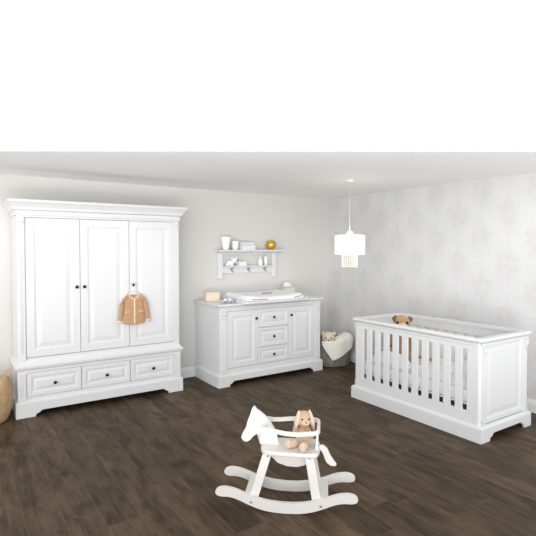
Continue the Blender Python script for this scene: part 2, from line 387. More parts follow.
def changing_board():
    t = thing('changing_board', 'white changing board with raised side rails lying on the wide dresser', 'changing board', (-1.43, -.405, TZ))
    bm = B(); loft(bm, [rrect(.485, .375, .05, z=z) for z in (.0005, .022)]); obj('board', bm, WHITE, t, bev=.003)
    for s in (-1, 1):
        bm = B(); a, b = sorted((s*.46, s*.48)); prism(bm, [(-.33, .021), (-.31, .036), (-.2, .05), (.32, .05), (.35, .045), (.35, .021)], a, b, 'x'); obj('side_rail', bm, WHITE, t, bev=.004)
    bm = B(); box(bm, -.46, .46, .335, .355, .021, .05); obj('back_rail', bm, WHITE, t, bev=.003)
    return t
changing_board()
def changing_pad():
    bm = B(); N, Mn = 40, 28; g = []
    def hgt(u, v):
        e = min(1, (1-abs(u))*7) ** .5 * min(1, (1-abs(v))*6) ** .5
        return .012+e*(.034+.028*abs(u)**3+.012*(v > 0)*v*v+.003*noise.noise(Vector((u*5, v*4, 1))))
    rings = []
    top = [[None]*(Mn+1) for _ in range(N+1)]; bot = [[None]*(Mn+1) for _ in range(N+1)]
    for i in range(N+1):
        for j in range(Mn+1):
            u, v = -1+2*i/N, -1+2*j/Mn
            k = 1-.06*(abs(u)*abs(v))**3
            top[i][j] = bm.verts.new((u*.447*k, v*.322*k, hgt(u, v))); bot[i][j] = bm.verts.new((u*.444*k, v*.32*k, .0))
    for i in range(N):
        for j in range(Mn):
            bm.faces.new((top[i][j], top[i+1][j], top[i+1][j+1], top[i][j+1])); bm.faces.new((bot[i][j], bot[i][j+1], bot[i+1][j+1], bot[i+1][j]))
    for i in range(N):
        bm.faces.new((top[i][0], bot[i][0], bot[i+1][0], top[i+1][0])); bm.faces.new((top[i][Mn], top[i+1][Mn], bot[i+1][Mn], bot[i][Mn]))
    for j in range(Mn):
        bm.faces.new((top[0][j], top[0][j+1], bot[0][j+1], bot[0][j])); bm.faces.new((top[N][j], bot[N][j], bot[N][j+1], top[N][j+1]))
    t = thing('changing_pad', 'padded white changing mat with a small grey motif on the dresser', 'changing mat', (-1.43, -.42, TZ+.0225))
    obj('mat', bm, CLOTHW, t, smooth=True)
    # printed grey feather motif, lying on the mat
    bm = B()
    for x, y, a, l in ((.06, .04, .3, .05), (.10, .03, -.2, .055), (.14, .02, .3, .04), (.03, .02, 1.0, .03)):
        blob(bm, (x-.03, y, .050), (l, .020, .006), (0, 0, a), seg=14, rg=8)
    obj('motif', bm, GREYC, t, smooth=True, label='dark grey printed motif')
    for pth in ([(-.37, -.325, .022), (-.25, -.329, .018), (-.15, -.329, .018)], [(.25, -.326, .02), (.31, -.322, .024), (.37, -.305, .03)]):
        bm = B(); tube(bm, pth, .0045, 8)
        obj('piping', bm, GREYC, t, smooth=True, label='dark grey piping on the front edge')
changing_pad()
# wooden box
def wood_box():
    t = thing('wooden_box', 'small pale wooden box at the left end of the wide dresser', 'box', (-2.075, -.24, TZ), R(-8))
    sb('box_body', t, PINE, [(-.085, .085, -.06, -.05, .001, .09), (-.085, .085, .05, .06, .001, .09), (-.085, -.075, -.05, .05, .001, .09), (.075, .085, -.05, .05, .001, .09), (-.075, .075, -.05, .05, .001, .01)], .002)
    sb('box_lid', t, PINE, [(-.088, .088, -.063, .063, .091, .113)], .004)
wood_box()
def crumple(name, label, cat, loc, size, mat, rot=0, group=None, seed=1, spots=None):
    bm = B(); blob(bm, (0, 0, size[2]*.95), size, seg=40, rg=24)
    for v in bm.verts:
        q = v.co*16+Vector((seed*3.1, 0, 0)); d = Vector((v.co.x, v.co.y, v.co.z-size[2])).normalized()
        v.co += d*(noise.noise(q)*.35+abs(noise.noise(q*2.2))*.2)*min(size)
        v.co.z = max(v.co.z, .001)
    if spots is None:
        return tag(obj(name, bm, mat, smooth=True), label, cat, group, loc, rot)
    t = thing(name, label, cat, loc, rot, group); obj('cloth', bm, mat, t, smooth=True)
    bm = B()
    for x, y, z, rx, rz, a in spots: blob(bm, (x, y, z), (rx, .008, rz), (0, a, 0), noi=.006, nf=40, seg=14, rg=10)
    obj('print', bm, GREYC, t, smooth=True, label='grey leaf print')
    return t
crumple('muslin_cloth', 'crumpled white muslin cloth with grey leaf print beside the wooden box', 'cloth', (-2.0, -.53, TZ), (.082, .05, .030), CLOTHW, R(-22), seed=2,
        spots=[(-.062, -.030, .050, .009, .030, .5), (-.040, -.048, .022, .030, .010, -.4), (-.015, -.052, .042, .008, .026, -.5), (.010, -.054, .020, .026, .009, .5), (.034, -.050, .038, .008, .024, .4), (.058, -.040, .022, .020, .009, -.3), (.066, -.032, .036, .007, .018, .2)])
t = thing('storage_box', 'cream lidded box behind the changing mat on the dresser', 'box', (-.83, -.12, TZ))
sb('box_body', t, CREAM2, [(-.085, .085, -.05, .05, .001, .085)], .003); sb('box_lid', t, CREAM2, [(-.088, .088, -.053, .053, .086, .104)], .004)
bm = B()
for k in range(2):
    vs = blob(bm, (0, 0, .020+.032*k), (.072-.008*k, .045, .022), noi=.005, nf=30)
tag(obj('folded_cloth', bm, CLOTHW, smooth=True), 'folded white cloth lying on top of the cream box', 'cloth', None, (-.84, -.12, TZ+.105))

# ------------------------------------------------------------------ wall shelf
def wall_shelf():
    t = thing('wall_shelf', 'white wall shelf with a lower ledge and hooks, mounted above the dresser', 'shelf', (-1.428, -.001, 0))
    bm = B(); stack(bm, -.457, .475, -.13, 0, [(1.555, 0), (1.562, .012), (1.568, .018), (1.571, .028), (1.588, .030), (1.590, .028)])
    obj('top_board', bm, WHITE, t, bev=.001)
    for s in (-1, 1):
        a, b = sorted((s*.385, s*.45))
        bm = B(); prism(bm, [(0, 1.215), (-.04, 1.215), (-.045, 1.22), (-.045, 1.555), (0, 1.555)], a, b, 'x'); obj('bracket', bm, WHITE, t, bev=.003)
    sb('hook_rail', t, WHITE, [(-.385, .385, -.028, 0, 1.285, 1.365)], .003)
    sb('ledge', t, WHITE, [(-.385, .385, -.10, 0, 1.366, 1.380)], .003)
    sb('upper_rail', t, WHITE, [(-.385, .385, -.03, 0, 1.525, 1.555)], .003)
    for x in (-.255, 0, .255):
        bm = B(); tube(bm, [(x, -.029, 1.335), (x, -.045, 1.334), (x, -.058, 1.325), (x, -.062, 1.31), (x, -.07, 1.302), (x, -.082, 1.312)], [.010, .007, .006, .006, .006, .008], 10)
        tube(bm, [(x, -.045, 1.333), (x, -.062, 1.345), (x, -.075, 1.352)], [.006, .006, .009], 8)
        lathe(bm, [(.014, 0), (.013, .004), (.008, .006)], (x, -.0282, 1.333), 'y', 14)
        obj('hook', bm, STEEL, t, smooth=True, label='dark metal coat hook')
wall_shelf()
SZ = 1.5905
bm = B(); lathe(bm, [(.036, 0), (.038, .004), (.070, .162), (.071, .168), (.066, .168), (.034, .01), (.001, .008)])
tag(obj('vase', bm, PORC, smooth=True), 'tall tapered white vase at the left end of the wall shelf', 'vase', None, (-1.79, -.085, SZ))
bm = B(); lathe(bm, [(.036, 0), (.038, .003), (.051, .108), (.052, .113), (.048, .113), (.033, .008), (.001, .006)])
tag(obj('beaker', bm, PORC, smooth=True), 'short white beaker beside the tall tapered vase', 'beaker', None, (-1.652, -.085, SZ))
t = thing('gift_box', 'low white box with a loose lid in the middle of the shelf top', 'box', (-1.475, -.08, SZ), R(3))
sb('box_body', t, CARD, [(-.105, .105, -.055, .055, 0, .052)], .002); sb('box_lid', t, CARD, [(-.109, .109, -.058, .058, .0525, .062)], .002)
bm = B(); box(bm, -.10, .10, -.05, .05, .002, .008); box(bm, -.10, .10, -.05, .05, .026, .032); box(bm, -.10, -.094, -.05, .05, .008, .026); box(bm, -.094, .096, -.046, .046, .009, .025)
o = tag(obj('picture_book', bm, CARD, bev=.001), 'closed white book lying slanted on the low white box', 'book', None, (-1.482, -.08, SZ+.0632), R(3))
t = thing('gold_ball', 'shiny gold honeycomb ball on the right end of the shelf top', 'ball', (-1.09, -.085, SZ))
bm = B(); blob(bm, (0, 0, .066), .066, seg=48, rg=24)
for v in bm.verts:
    d = Vector((v.co.x, v.co.y, 0));
    a = math.atan2(v.co.y, v.co.x); k = 1+.05*math.cos(a*24)*min(1, d.length/.02); v.co.x *= k; v.co.y *= k
obj('ball', bm, GOLD, t, smooth=True)
bm = B(); tube(bm, [(0, 0, .1315), (.003, 0, .138), (0, 0, .143), (-.003, 0, .138), (0, 0, .132)], .0012, 6); obj('hanging_loop', bm, GOLD, t, smooth=True)
LZ = 1.3805
# soft toy heap and things on the ledge
def ledge_toy():
    t = thing('plush_elephant', 'small white plush toy slumped at the left of the shelf ledge', 'soft toy', (-1.72, -.075, LZ))
    bm = B(); blob(bm, (0, 0, .036), (.055, .036, .036), noi=.006, nf=25); blob(bm, (.055, -.005, .075), (.036, .03, .036), noi=.005, nf=25)
    obj('body', bm, CLOTHW, t, smooth=True)
    bm = B(); blob(bm, (.025, -.01, .085), (.012, .022, .03), (0, -.5, 0), noi=.003); obj('ear', bm, CLOTHW, t, smooth=True)
    bm = B(); blob(bm, (.078, -.01, .1), (.012, .022, .026), (0, .6, 0), noi=.003); obj('ear', bm, CLOTHW, t, smooth=True)
    bm = B(); tube(bm, [(.06, -.032, .07), (.066, -.04, .05), (.08, -.04, .035)], [.012, .009, .007], 10); obj('trunk', bm, CLOTHW, t, smooth=True)
    for x in (-.045, .02):
        bm = B(); blob(bm, (x-.01, -.026, .014), (.024, .016, .014), noi=.002); obj('foot', bm, CLOTHW, t, smooth=True)
ledge_toy()
t = thing('cotton_pad_box', 'small white box next to the plush toy on the shelf ledge', 'box', (-1.545, -.065, LZ))
sb('box_body', t, CARD, [(-.06, .06, -.035, .035, 0, .045)], .002); sb('box_lid', t, CARD, [(-.062, .062, -.037, .037, .0455, .058)], .002)
t = thing('lotion_bottle', 'cream lotion bottle with a narrow neck on the shelf ledge', 'bottle', (-1.255, -.07, LZ))
bm = B(); lathe(bm, [(.028, 0), (.031, .004), (.032, .05), (.028, .075), (.014, .098), (.011, .102)]); obj('bottle_body', bm, PORC, t, smooth=True)
bm = B(); lathe(bm, [(.013, .1025), (.013, .13), (.010, .133)]); obj('cap', bm, CREAM2, t, smooth=True, label='cream cap')
t = thing('cream_tube', 'white cream tube standing on its cap, right of the lotion bottle', 'tube', (-1.165, -.07, LZ))
bm = B(); lathe(bm, [(.020, 0), (.021, .003), (.021, .022), (.019, .024)]); obj('cap', bm, CREAM2, t, smooth=True, label='cream cap')
bm = B(); loft(bm, [[(rx*math.cos(2*PI*k/20), ry*math.sin(2*PI*k/20), z) for k in range(20)] for z, rx, ry in ((.0245, .022, .022), (.05, .024, .022), (.08, .026, .014), (.108, .028, .003), (.118, .028, .002))]); obj('tube_body', bm, PORC, t, smooth=True)

# ------------------------------------------------------------------ crib
def crib():
    t = thing('crib', 'white baby crib with slatted sides and solid panelled ends by the patterned wall', 'crib', (-.7565, -2.4745, 0), R(-90))
    hx, hy = .7595, .3895
    plinth(t, -hx, hx, -hy, hy, .112, .2, .06, backs=True, solid_long=True, sidefoot=.15)
    bx, by = .7335, .3635; th = .024
    gx = [-.584+.1168*k for k in range(11)]; gw = .0235; z0, z1 = .235, .768
    for s, nm in ((-1, 'front_side'), (1, 'rear_side')):
        ya, yb = sorted((s*by, s*(by-th)))
        bm = B(); z1 = .760 if s < 0 else .746
        box(bm, -bx+.061, bx-.061, ya, yb, .134, z0); box(bm, -bx+.061, bx-.061, ya, yb, z1, .828)
        box(bm, -bx+.061, gx[0]-gw, ya, yb, z0, z1); box(bm, gx[-1]+gw, bx-.061, ya, yb, z0, z1)
        f = obj(nm, bm, WHITE, t, bev=.002)
        for a, b in zip(gx, gx[1:]):
            bm = B(); box(bm, a+gw, b-gw, ya+(.001 if s < 0 else .005), yb-(.005 if s < 0 else .001), z0-.004, z1+.004); obj('slat', bm, WHITE, t, bev=.003)
        bm = B()
        ya, yb = sorted((s*(by+.010), s*by)); box(bm, -bx+.05, bx-.05, ya, yb, .800, .822); obj('side_moulding', bm, WHITE, t, bev=.004)
    for s in (-1, 1):
        M = Matrix.Rotation(R(90*s), 4, 'Z')
        # end panel faces local +x (s=1) / -x (s=-1)
        bm = B(); w = by
        panel(bm, -w+.062, w-.062, .142, .835, -bx+.006, .024, .045, M=M, cov=.035, dep=.012)
        obj('end_panel', bm, WHITE, t)
        for q in (-1, 1):
            a, b = sorted((q*(w-.062), q*w)); bm = B(); vs = []
            c = .022; o_ = q*w; i_ = q*(w-.062)
            pts = [(i_, -bx), (o_-q*c, -bx), (o_, -bx+c), (o_, -bx+.06), (i_, -bx+.06)]
            prism(bm, pts, .134, .835, 'z', M)
            obj('corner_post', bm, WHITE, t, bev=.002)
            bm = B(); flutes(bm, a+.008+(.012 if q < 0 else 0), b-.008-(.012 if q > 0 else 0), .19, .70, -bx-.006, .008, 2, M); box(bm, a+.004, b-.016 if q > 0 else b-.004, -bx-.010, -bx, .140, .192, M) if q > 0 else box(bm, a+.016, b-.004, -bx-.010, -bx, .140, .192, M)
            obj('fluting', bm, WHITE, t)
            bm = B(); corbel(bm, a+.012+(.008 if q < 0 else 0), b-.012-(.008 if q > 0 else 0), .795, -bx-.002, .085, .022, M); obj('corbel', bm, WHITE, t, bev=.002)
        bm = B(); box(bm, -w+.004, w-.004, -bx-.010, -bx+.006, .796, .822, M); obj('end_moulding', bm, WHITE, t, bev=.004)
    # top rim
    n = 6
    def ring(o, z, r): return rrect(hx+o, hy+o, r, n, z=z)
    def inner(o, z): return rrect(hx-.062+o, hy-.062+o, .004, n, z=z)
    bm = B()
    R_ = [ring(-.006, .828, .03), ring(0, .834, .035), ring(.004, .848, .035), ring(0, .860, .035), ring(-.006, .8635, .03), inner(.004, .8635), inner(0, .860), inner(0, .829), ring(-.006, .828, .03)]
    V = [[bm.verts.new(p) for p in r] for r in R_[:-1]]; V.append(V[0])
    for a, b in zip(V, V[1:]):
        for i in range(len(a)):
            j = (i+1) % len(a); bm.faces.new((a[i], a[j], b[j], b[i]))
    obj('top_rim', bm, WHITE, t, smooth=False, bev=.001)
    # sprung base
    bm = B(); box(bm, -.70, .70, -.335, .335, .276, .290)
    obj('bed_base', bm, WHITE, t, bev=.002)
crib()
def crib_world(x, y, z): return (-.7565+y, -2.4745-x, z)
bm = B(); loft(bm, [rrect(.69-o, .325-o, .05, z=z) for z, o in ((.2905, .012), (.295, .002), (.30, 0), (.385, 0), (.396, .004), (.40, .02))])
o = tag(obj('mattress', bm, CLOTHW, smooth=False, bev=.002), 'white mattress lying inside the crib', 'mattress', None, crib_world(0, 0, 0), R(-90))
def soft_grid(N, Mn, fn, base):
    bm = B(); top = [[bm.verts.new(fn(-1+2*i/N, -1+2*j/Mn)) for j in range(Mn+1)] for i in range(N+1)]
    bot = [[bm.verts.new((top[i][j].co.x*.99, top[i][j].co.y*.99, base)) for j in range(Mn+1)] for i in range(N+1)]
    for i in range(N):
        for j in range(Mn):
            bm.faces.new((top[i][j], top[i+1][j], top[i+1][j+1], top[i][j+1])); bm.faces.new((bot[i][j], bot[i][j+1], bot[i+1][j+1], bot[i+1][j]))
    for i in range(N):
        bm.faces.new((top[i][0], bot[i][0], bot[i+1][0], top[i+1][0])); bm.faces.new((top[i][Mn], top[i+1][Mn], bot[i+1][Mn], bot[i][Mn]))
    for j in range(Mn):
        bm.faces.new((top[0][j], top[0][j+1], bot[0][j+1], bot[0][j])); bm.faces.new((top[N][j], bot[N][j], bot[N][j+1], top[N][j+1]))
    return bm
def duv(u, v):
    e = min(1, (1-abs(u))*6) ** .5*min(1, (1-abs(v))*5) ** .5
    q = Vector((u*3.2, v*2.2, .4))
    return (u*.36, v*.285, .006+e*(.075+.05*noise.noise(q)+.035*abs(noise.noise(q*2.3))))
tag(obj('duvet', soft_grid(56, 40, duv, .0015), DUVET, smooth=True), 'rumpled white duvet on the crib mattress', 'duvet', None, crib_world(.31, -.02, .4005), R(-90))
def pil(u, v):
    e = max(0, (1-u*u))**.45*max(0, (1-v*v))**.45
    return (u*.26*(1-.08*v*v), v*.075*(1-.08*u*u), .001+e*(.15+.02*noise.noise(Vector((u*3, v*3, 2)))))
tag(obj('cushion', soft_grid(36, 24, pil, .0008), DUVET, smooth=True), 'plump white cushion at the front left inside the crib', 'cushion', None, crib_world(-.325, -.245, .4005), R(-90))
def bump(u, v):   # quilted rear bumper, standing on the mattress: u along the crib, v up
    e = max(0, 1-abs(v)**6)**.5*max(0, 1-abs(u)**20)**.5
    return (u*.50, -.008-e*(.022+.007*abs(math.sin(u*9*PI/2))), .112+v*.110)
bm = B(); N_, M_ = 72, 14
for sgn in (1, -1):
    g = [[Vector(bump(-1+2*i/N_, -1+2*j/M_)) for j in range(M_+1)] for i in range(N_+1)]
    if sgn < 0: g = [[Vector((p.x, -.004 if True else 0, p.z)) for p in r] for r in g]
    vs = [[bm.verts.new(p) for p in r] for r in g]
    for i in range(N_):
        for j in range(M_): bm.faces.new((vs[i][j], vs[i+1][j], vs[i+1][j+1], vs[i][j+1]))
    if sgn > 0: keep = vs
    else:
        for i in range(N_):
            for j in (0, M_): bm.faces.new((keep[i][j], keep[i+1][j], vs[i+1][j], vs[i][j]))
        for j in range(M_):
            for i in (0, N_): bm.faces.new((keep[i][j], keep[i][j+1], vs[i][j+1], vs[i][j]))
tag(obj('crib_bumper', bm, DUVET, smooth=True), 'white quilted bumper standing along the rear slats inside the crib', 'bumper', None, crib_world(-.18, .332, .4005), R(-90))
def plush(name, label, cat, loc, rotz, sc, kind, hr=0):
    """seated soft toy facing local -Y"""
    t = thing(name, label, cat, loc, rotz)
    if kind == 'rabbit': body, pale, ear = SKINFUR, FURP, FURP
    elif kind == 'bear': body, pale, ear = FURB, FURC, FURD
    else: body, pale, ear = FURC, FURP, FURC
    k = sc
    def turn(bm): bmesh.ops.rotate(bm, verts=bm.verts, cent=(0, 0, 0), matrix=Matrix.Rotation(hr, 3, 'Z'))
    def part(nm, m, blobs, hd=0, **kw):
        bm = B()
        for c, r, rot in blobs: blob(bm, tuple(x*k for x in c), tuple(x*k for x in r), rot, noi=.03*k, nf=14/k)
        if hd: turn(bm)
        return obj(nm, bm, m, t, smooth=True, **kw)
    part('body', body, [((0, 0, .36), (.24, .21, .36), (0, 0, 0)), ((0, -.02, .27), (.25, .23, .25), (0, 0, 0))])
    hd = part('head', body, [((0, -.03, .86), (.25, .235, .24) if kind != 'bear' else (.18, .18, .19), (0, 0, 0))], hd=1)
    part('muzzle', pale, [((0, -.22, .80) if kind != 'bear' else (0, -.18, .81), (.12, .11, .095), (0, 0, 0))], hd=1)
    bm = B(); blob(bm, (0, (-.33 if kind != 'bear' else -.29)*k, .83*k), (.035*k, .025*k, .025*k), seg=12, rg=8); turn(bm); obj('nose', bm, FURD if kind == 'rabbit' else EYE, t, smooth=True, label='dark nose')
    for s in (-1, 1):
        bm = B(); blob(bm, (s*.105*k, (-.235 if kind != 'bear' else -.195)*k, .90*k), .032*k, seg=12, rg=8); turn(bm); obj('eye', bm, EYE, t, smooth=True, label='black bead eye')
        part('arm', body, [((s*.25, -.10, .47), (.085, .10, .2), (.5, s*-.35, 0)) if kind != 'cream' else ((s*.19, -.01, .45), (.07, .09, .2), (0, s*-.2, 0))])
        part('leg', pale if kind == 'rabbit' else body, [((s*.19, -.33, .13), (.125, .25, .125), (0, 0, s*.3)), ((s*.26, -.53, .17), (.12, .09, .15), (0, 0, s*.3))] if kind == 'rabbit' else [((s*.12, .0, .12), (.10, .14, .11), (0, 0, s*.2)), ((s*.12, -.10, .15), (.09, .07, .12), (0, 0, s*.2))] if kind == 'cream' else [((s*.16, -.20, .12), (.11, .16, .11), (0, 0, s*.3)), ((s*.19, -.31, .15), (.10, .08, .13), (0, 0, s*.3))])
        if kind == 'rabbit': part('ear', ear, [((s*.235, -.06, .80), (.07, .13, .34), (0, s*-.22, 0))], hd=1)
        elif kind == 'bear': part('ear', ear, [((s*.155, -.01, .955), (.07, .045, .07), (0, s*.3, 0))], hd=1)
        else: part('ear', ear, [((s*.20, -.02, 1.02), (.08, .05, .08), (0, s*.3, 0))], hd=1)
    return t
plush('teddy_bear', 'tan teddy bear with dark ears sitting upright inside the crib', 'teddy bear', (-.735, -2.06, .405), R(-50), .47, 'bear')

# ------------------------------------------------------------------ pendant lamp
def lamp():
    t = thing('pendant_lamp', 'lit two-tier shell pendant lamp hanging from the ceiling', 'lamp', (-1.128, -1.665, 0))
    bm = B(); lathe(bm, [(.001, H-.0005), (.045, H-.0005), (.047, H-.010), (.038, H-.022), (.012, H-.028), (.001, H-.028)]); obj('ceiling_canopy', bm, TRIM, t, smooth=True)
    bm = B(); tube(bm, [(0, 0, H-.028), (0, 0, 1.79)], .0016, 8); obj('cord', bm, TRIM, t, smooth=True)
    bm = B(); lathe(bm, [(.008, 1.792), (.03, 1.788), (.036, 1.772), (.036, 1.756), (.001, 1.756)]); obj('lamp_holder', bm, SHADE, t, smooth=True)
    def wire(nm, pts, r_):
        bm = B(); tube(bm, pts, r_, 6); obj(nm, bm, TRIM, t, smooth=True)
    for r, z in ((.158, 1.750), (.158, 1.54), (.082, 1.535), (.082, 1.41)):
        wire('wire_ring', [(r*math.cos(a*PI/18), r*math.sin(a*PI/18), z) for a in range(37)], .003)
    for a in range(4):
        c, s = math.cos(a*PI/2+.4), math.sin(a*PI/2+.4); wire('spoke', [(.03*c, .03*s, 1.758), (.158*c, .158*s, 1.752)], .003)
        wire('upright', [(.158*c, .158*s, 1.54), (.082*c, .082*s, 1.535), (.082*c, .082*s, 1.41)], .002)
    def strands(nm, n, r, z1, z0, step, w, label):
        bm = B()
        for i in range(n):
            a = 2*PI*i/n; c, s = math.cos(a), math.sin(a)
            z = z1-step/2
            while z > z0:
                lathe(bm, [(.0008, step*.46), (w*.9, step*.12), (w*.9, -step*.12), (.0008, -step*.46)], (r*c, r*s, z), 'z', 5); z -= step
        o = obj(nm, bm, SHADE if nm == 'outer_shade' else BEAD, t); o['kind'] = 'stuff'; o['label'] = label; return o
    strands('outer_shade', 64, .158, 1.748, 1.533, .021, .0088, 'wide upper tier of hanging shell discs')
    strands('inner_shade', 22, .083, 1.536, 1.392, .0195, .0072, 'narrow lower tier of hanging beads')
    bm = B(); lathe(bm, [(.001, 1.746), (.153, 1.746), (.153, 1.55), (.148, 1.55), (.148, 1.740), (.001, 1.740)], n=48); obj('inner_drum', bm, SHADE, t, smooth=False)
    bm = B(); blob(bm, (0, 0, 1.64), (.028, .028, .036)); tube(bm, [(0, 0, 1.67), (0, 0, 1.7395)], .014, 12); obj('bulb', bm, BULB, t, smooth=True)
    l = bpy.data.lights.new('bulb_light', 'POINT'); l.energy = 1.2; l.color = (1, .93, .82); l.shadow_soft_size = .05
    lo = bpy.data.objects.new('bulb_light', l); C.objects.link(lo); lo.location = (-1.128, -1.665, 1.80)
lamp()

# ------------------------------------------------------------------ cardigan on hanger
def cardigan():
    X0, Y0 = -3.118, -.487
    h = thing('clothes_hanger', 'white child-size clothes hanger hooked on the right wardrobe door knob', 'hanger', (X0, Y0, 0))
    bm = B(); tube(bm, [(0, 0, 1.128), (0, 0, 1.17), (.004, 0, 1.185), (.014, 0, 1.20), (.014, 0, 1.226), (0, 0, 1.242), (-.014, 0, 1.234), (-.016, 0, 1.222)], .003, 8); obj('hook', bm, TRIM, h, smooth=True)
    bm = B(); tube(bm, [(-.115, 0, 1.085), (-.08, 0, 1.108), (-.04, 0, 1.125), (0, 0, 1.130), (.04, 0, 1.125), (.08, 0, 1.108), (.115, 0, 1.085)], [.006, .009, .010, .010, .010, .009, .006], 10); obj('shoulder_bar', bm, TRIM, h, smooth=True)
    t = thing('cardigan', 'apricot knitted baby cardigan hanging from the right wardrobe door', 'cardigan', (X0, Y0, 0))
    bm = B(); n = 32
    rows = [(.812, .106, .020), (.820, .112, .022), (.86, .112, .022), (.93, .106, .020), (1.0, .103, .019), (1.06, .103, .018), (1.095, .10, .016), (1.115, .085, .014), (1.130, .058, .012), (1.136, .050, .010)]
    rings = []
    for z, w, d in rows:
        ring = []
        for i in range(n):
            a = 2*PI*i/n; x = w*math.copysign(abs(math.cos(a))**.7, math.cos(a)); y = d*math.copysign(abs(math.sin(a))**.8, math.sin(a))
            fold = 1+.18*math.sin(x*70+z*9)*(1.1-z)*2
            zz = z
            if y < 0 and z > 1.08: zz = z-.055*max(0, 1-abs(x)/.05)*(z-1.08)/.056          # front neckline scoops down
            ring.append((x, y*fold, zz-.008*math.cos(x*14)*(z < .9)))
        rings.append(ring)
    loft(bm, rings); obj('knit_body', bm, KNIT, t, smooth=True)
    for s in (-1, 1):
        bm = B(); tube(bm, [(s*.078, 0, 1.10), (s*.106, 0, 1.075), (s*.122, -.002, 1.02), (s*.136, -.004, .95), (s*.148, -.005, .88), (s*.153, -.004, .845)], [.024, .030, .029, .025, .021, .019], 14, sq=.55)
        o = obj('sleeve', bm, KNIT, t, smooth=True)
        bm = B(); tube(bm, [(s*.152, -.004, .850), (s*.156, -.004, .826)], [.0205, .0215], 14, sq=.6); obj('cuff', bm, KNITTRIM, o, smooth=True, label='pale cuff')
        bm = B(); box(bm, s*.072-.028, s*.072+.028, -.030, -.020, .935, .943); obj('pocket_trim', bm, KNITTRIM, t, bev=.002, label='pale pocket edge')
    bm = B(); box(bm, -.007, .007, -.030, -.008, .812, 1.075); obj('button_band', bm, KNITTRIM, t, bev=.003, label='pale button band')
    for k in range(5):
        bm = B(); lathe(bm, [(.0055, 0), (.006, .002), (.004, .0035), (.001, .0035)], (0, -.0302, .84+.052*k), 'y', 12); obj('button', bm, CREAM2, t, smooth=True, label='small cream button')
    bm = B(); pts = []
    for i in range(21):
        a = PI*i/20; pts.append((-.055*math.cos(a), -.006-.014*math.sin(a), 1.134-.058*math.sin(a)**.8))
    tube(bm, pts, .0055, 8); obj('neck_trim', bm, KNITTRIM, t, smooth=True, label='pale neckline trim')
cardigan()

# ------------------------------------------------------------------ seagrass basket left
def seagrass():
    t = thing('seagrass_basket', 'tan woven seagrass basket beside the wardrobe', 'basket', (-4.474, -.40, 0))
    bm = B(); P = [(.15, .001), (.172, .01), (.193, .06), (.210, .14), (.216, .22), (.210, .30), (.195, .36), (.182, .40), (.174, .41), (.166, .40), (.176, .34), (.19, .22), (.17, .06), (.13, .03), (.001, .03)]
    lathe(bm, P, n=48)
    for v in bm.verts:
        a = math.atan2(v.co.y, v.co.x)
        if v.co.z > .33: v.co.z += .025*math.cos(a*2+.5)*(v.co.z-.33)/.08
        k = 1+.015*noise.noise(v.co*9); v.co.x *= k; v.co.y *= k
    obj('woven_body', bm, SEAGRASS, t, smooth=True)
    for s in (-1, 1):
        a0 = 0 if s > 0 else PI
        bm = B(); pts = []
        for i in range(13):
            q = PI*i/12; an = a0+.42*math.cos(q)
            pts.append((.183*math.cos(an), .183*math.sin(an), .385+.075*math.sin(q)))
        tube(bm, pts, .010, 8); obj('handle', bm, SEAGRASS, t, smooth=True)
seagrass()

# ------------------------------------------------------------------ corner basket with blanket and bear
BC = (-.30, -.43)
def corner_basket():
    t = thing('wicker_basket', 'round grey wicker basket in the room corner behind the crib', 'basket', (BC[0], BC[1], 0))
    bm = B(); n = 72
    prof = [(.245, .001), (.252, .01), (.258, .10), (.262, .20), (.266, .30), (.270, .33), (.262, .34), (.254, .33), (.25, .2), (.242, .02), (.001, .02)]
    rings = []
    for r, z in prof:
        rings.append([((r+(.004*math.cos(i*PI) if .02 < z < .32 and r > .255 else 0))*math.cos(2*PI*i/n), (r+(.004*math.cos(i*PI) if .02 < z < .32 and r > .255 else 0))*math.sin(2*PI*i/n), z) for i in range(n)])
    loft(bm, rings); obj('woven_wall', bm, WICKER, t, smooth=True)
    bm = B(); tube(bm, [(.266*math.cos(i*PI/36), .266*math.sin(i*PI/36), .335) for i in range(73)], .010, 8); obj('rim', bm, WICKER, t, smooth=True)
corner_basket()
def blanket():
    # a fleece hanging over the basket rim: outline in (angle, height) on the basket wall, then over the rim and inside
    t = thing('fleece_blanket', 'cream fleece blanket hanging over the rim of the corner basket', 'blanket', (BC[0], BC[1], 0))
    bm = B(); a0, a1 = R(BA0), R(BA1); N = 26; tip = BT
    cols = []
    for i in range(N+1):
        f = i/N; a = a0+(a1-a0)*f
        low = .33-(.33-.09)*(f/tip if f < tip else (1-f)/(1-tip))**.9+.0
        low = min(low, .32)
        col = []
        wob = .006*math.sin(f*19)+.004*noise.noise(Vector((f*7, 0, 0)))
        for k in range(9): # outside, from the hem up
            z = low+(.345-low)*k/8; col.append(((.292+wob+.004*(1-k/8)), z))
        g_ = min(1, max(0, (f-.28)/.2)); dn = 1-g_*g_*(3-2*g_)
        col += [(.288+wob, .36+.02*f-.005*dn), (.262, .37+.05*f-.035*dn), (.215+.03*dn, .375+.06*f-.10*dn), (.15+.09*dn, .37+.055*f-.18*dn), (.09+.145*dn, .35+.035*f-.22*dn), (.05+.18*dn, .31-.22*dn)]
        cols.append([(r*math.cos(a), r*math.sin(a), z) for r, z in col])
    out = [[bm.verts.new(p) for p in c] for c in cols]
    for a, b in zip(out, out[1:]):
        for k in range(len(a)-1): bm.faces.new((a[k], b[k], b[k+1], a[k+1]))
    o = obj('fleece', bm, CREAM, t, smooth=True)
    s = o.modifiers.new('t', 'SOLIDIFY'); s.thickness = .022; s.offset = 0
    s = o.modifiers.new('s', 'SUBSURF'); s.levels = 1; s.render_levels = 1
BA0, BA1, BT = 203, 318, .26
blanket()
plush('teddy_bear', 'small cream teddy bear lying on the fleece in the corner basket', 'teddy bear', (-.427, -.513, .068), R(-38), .36, 'cream')

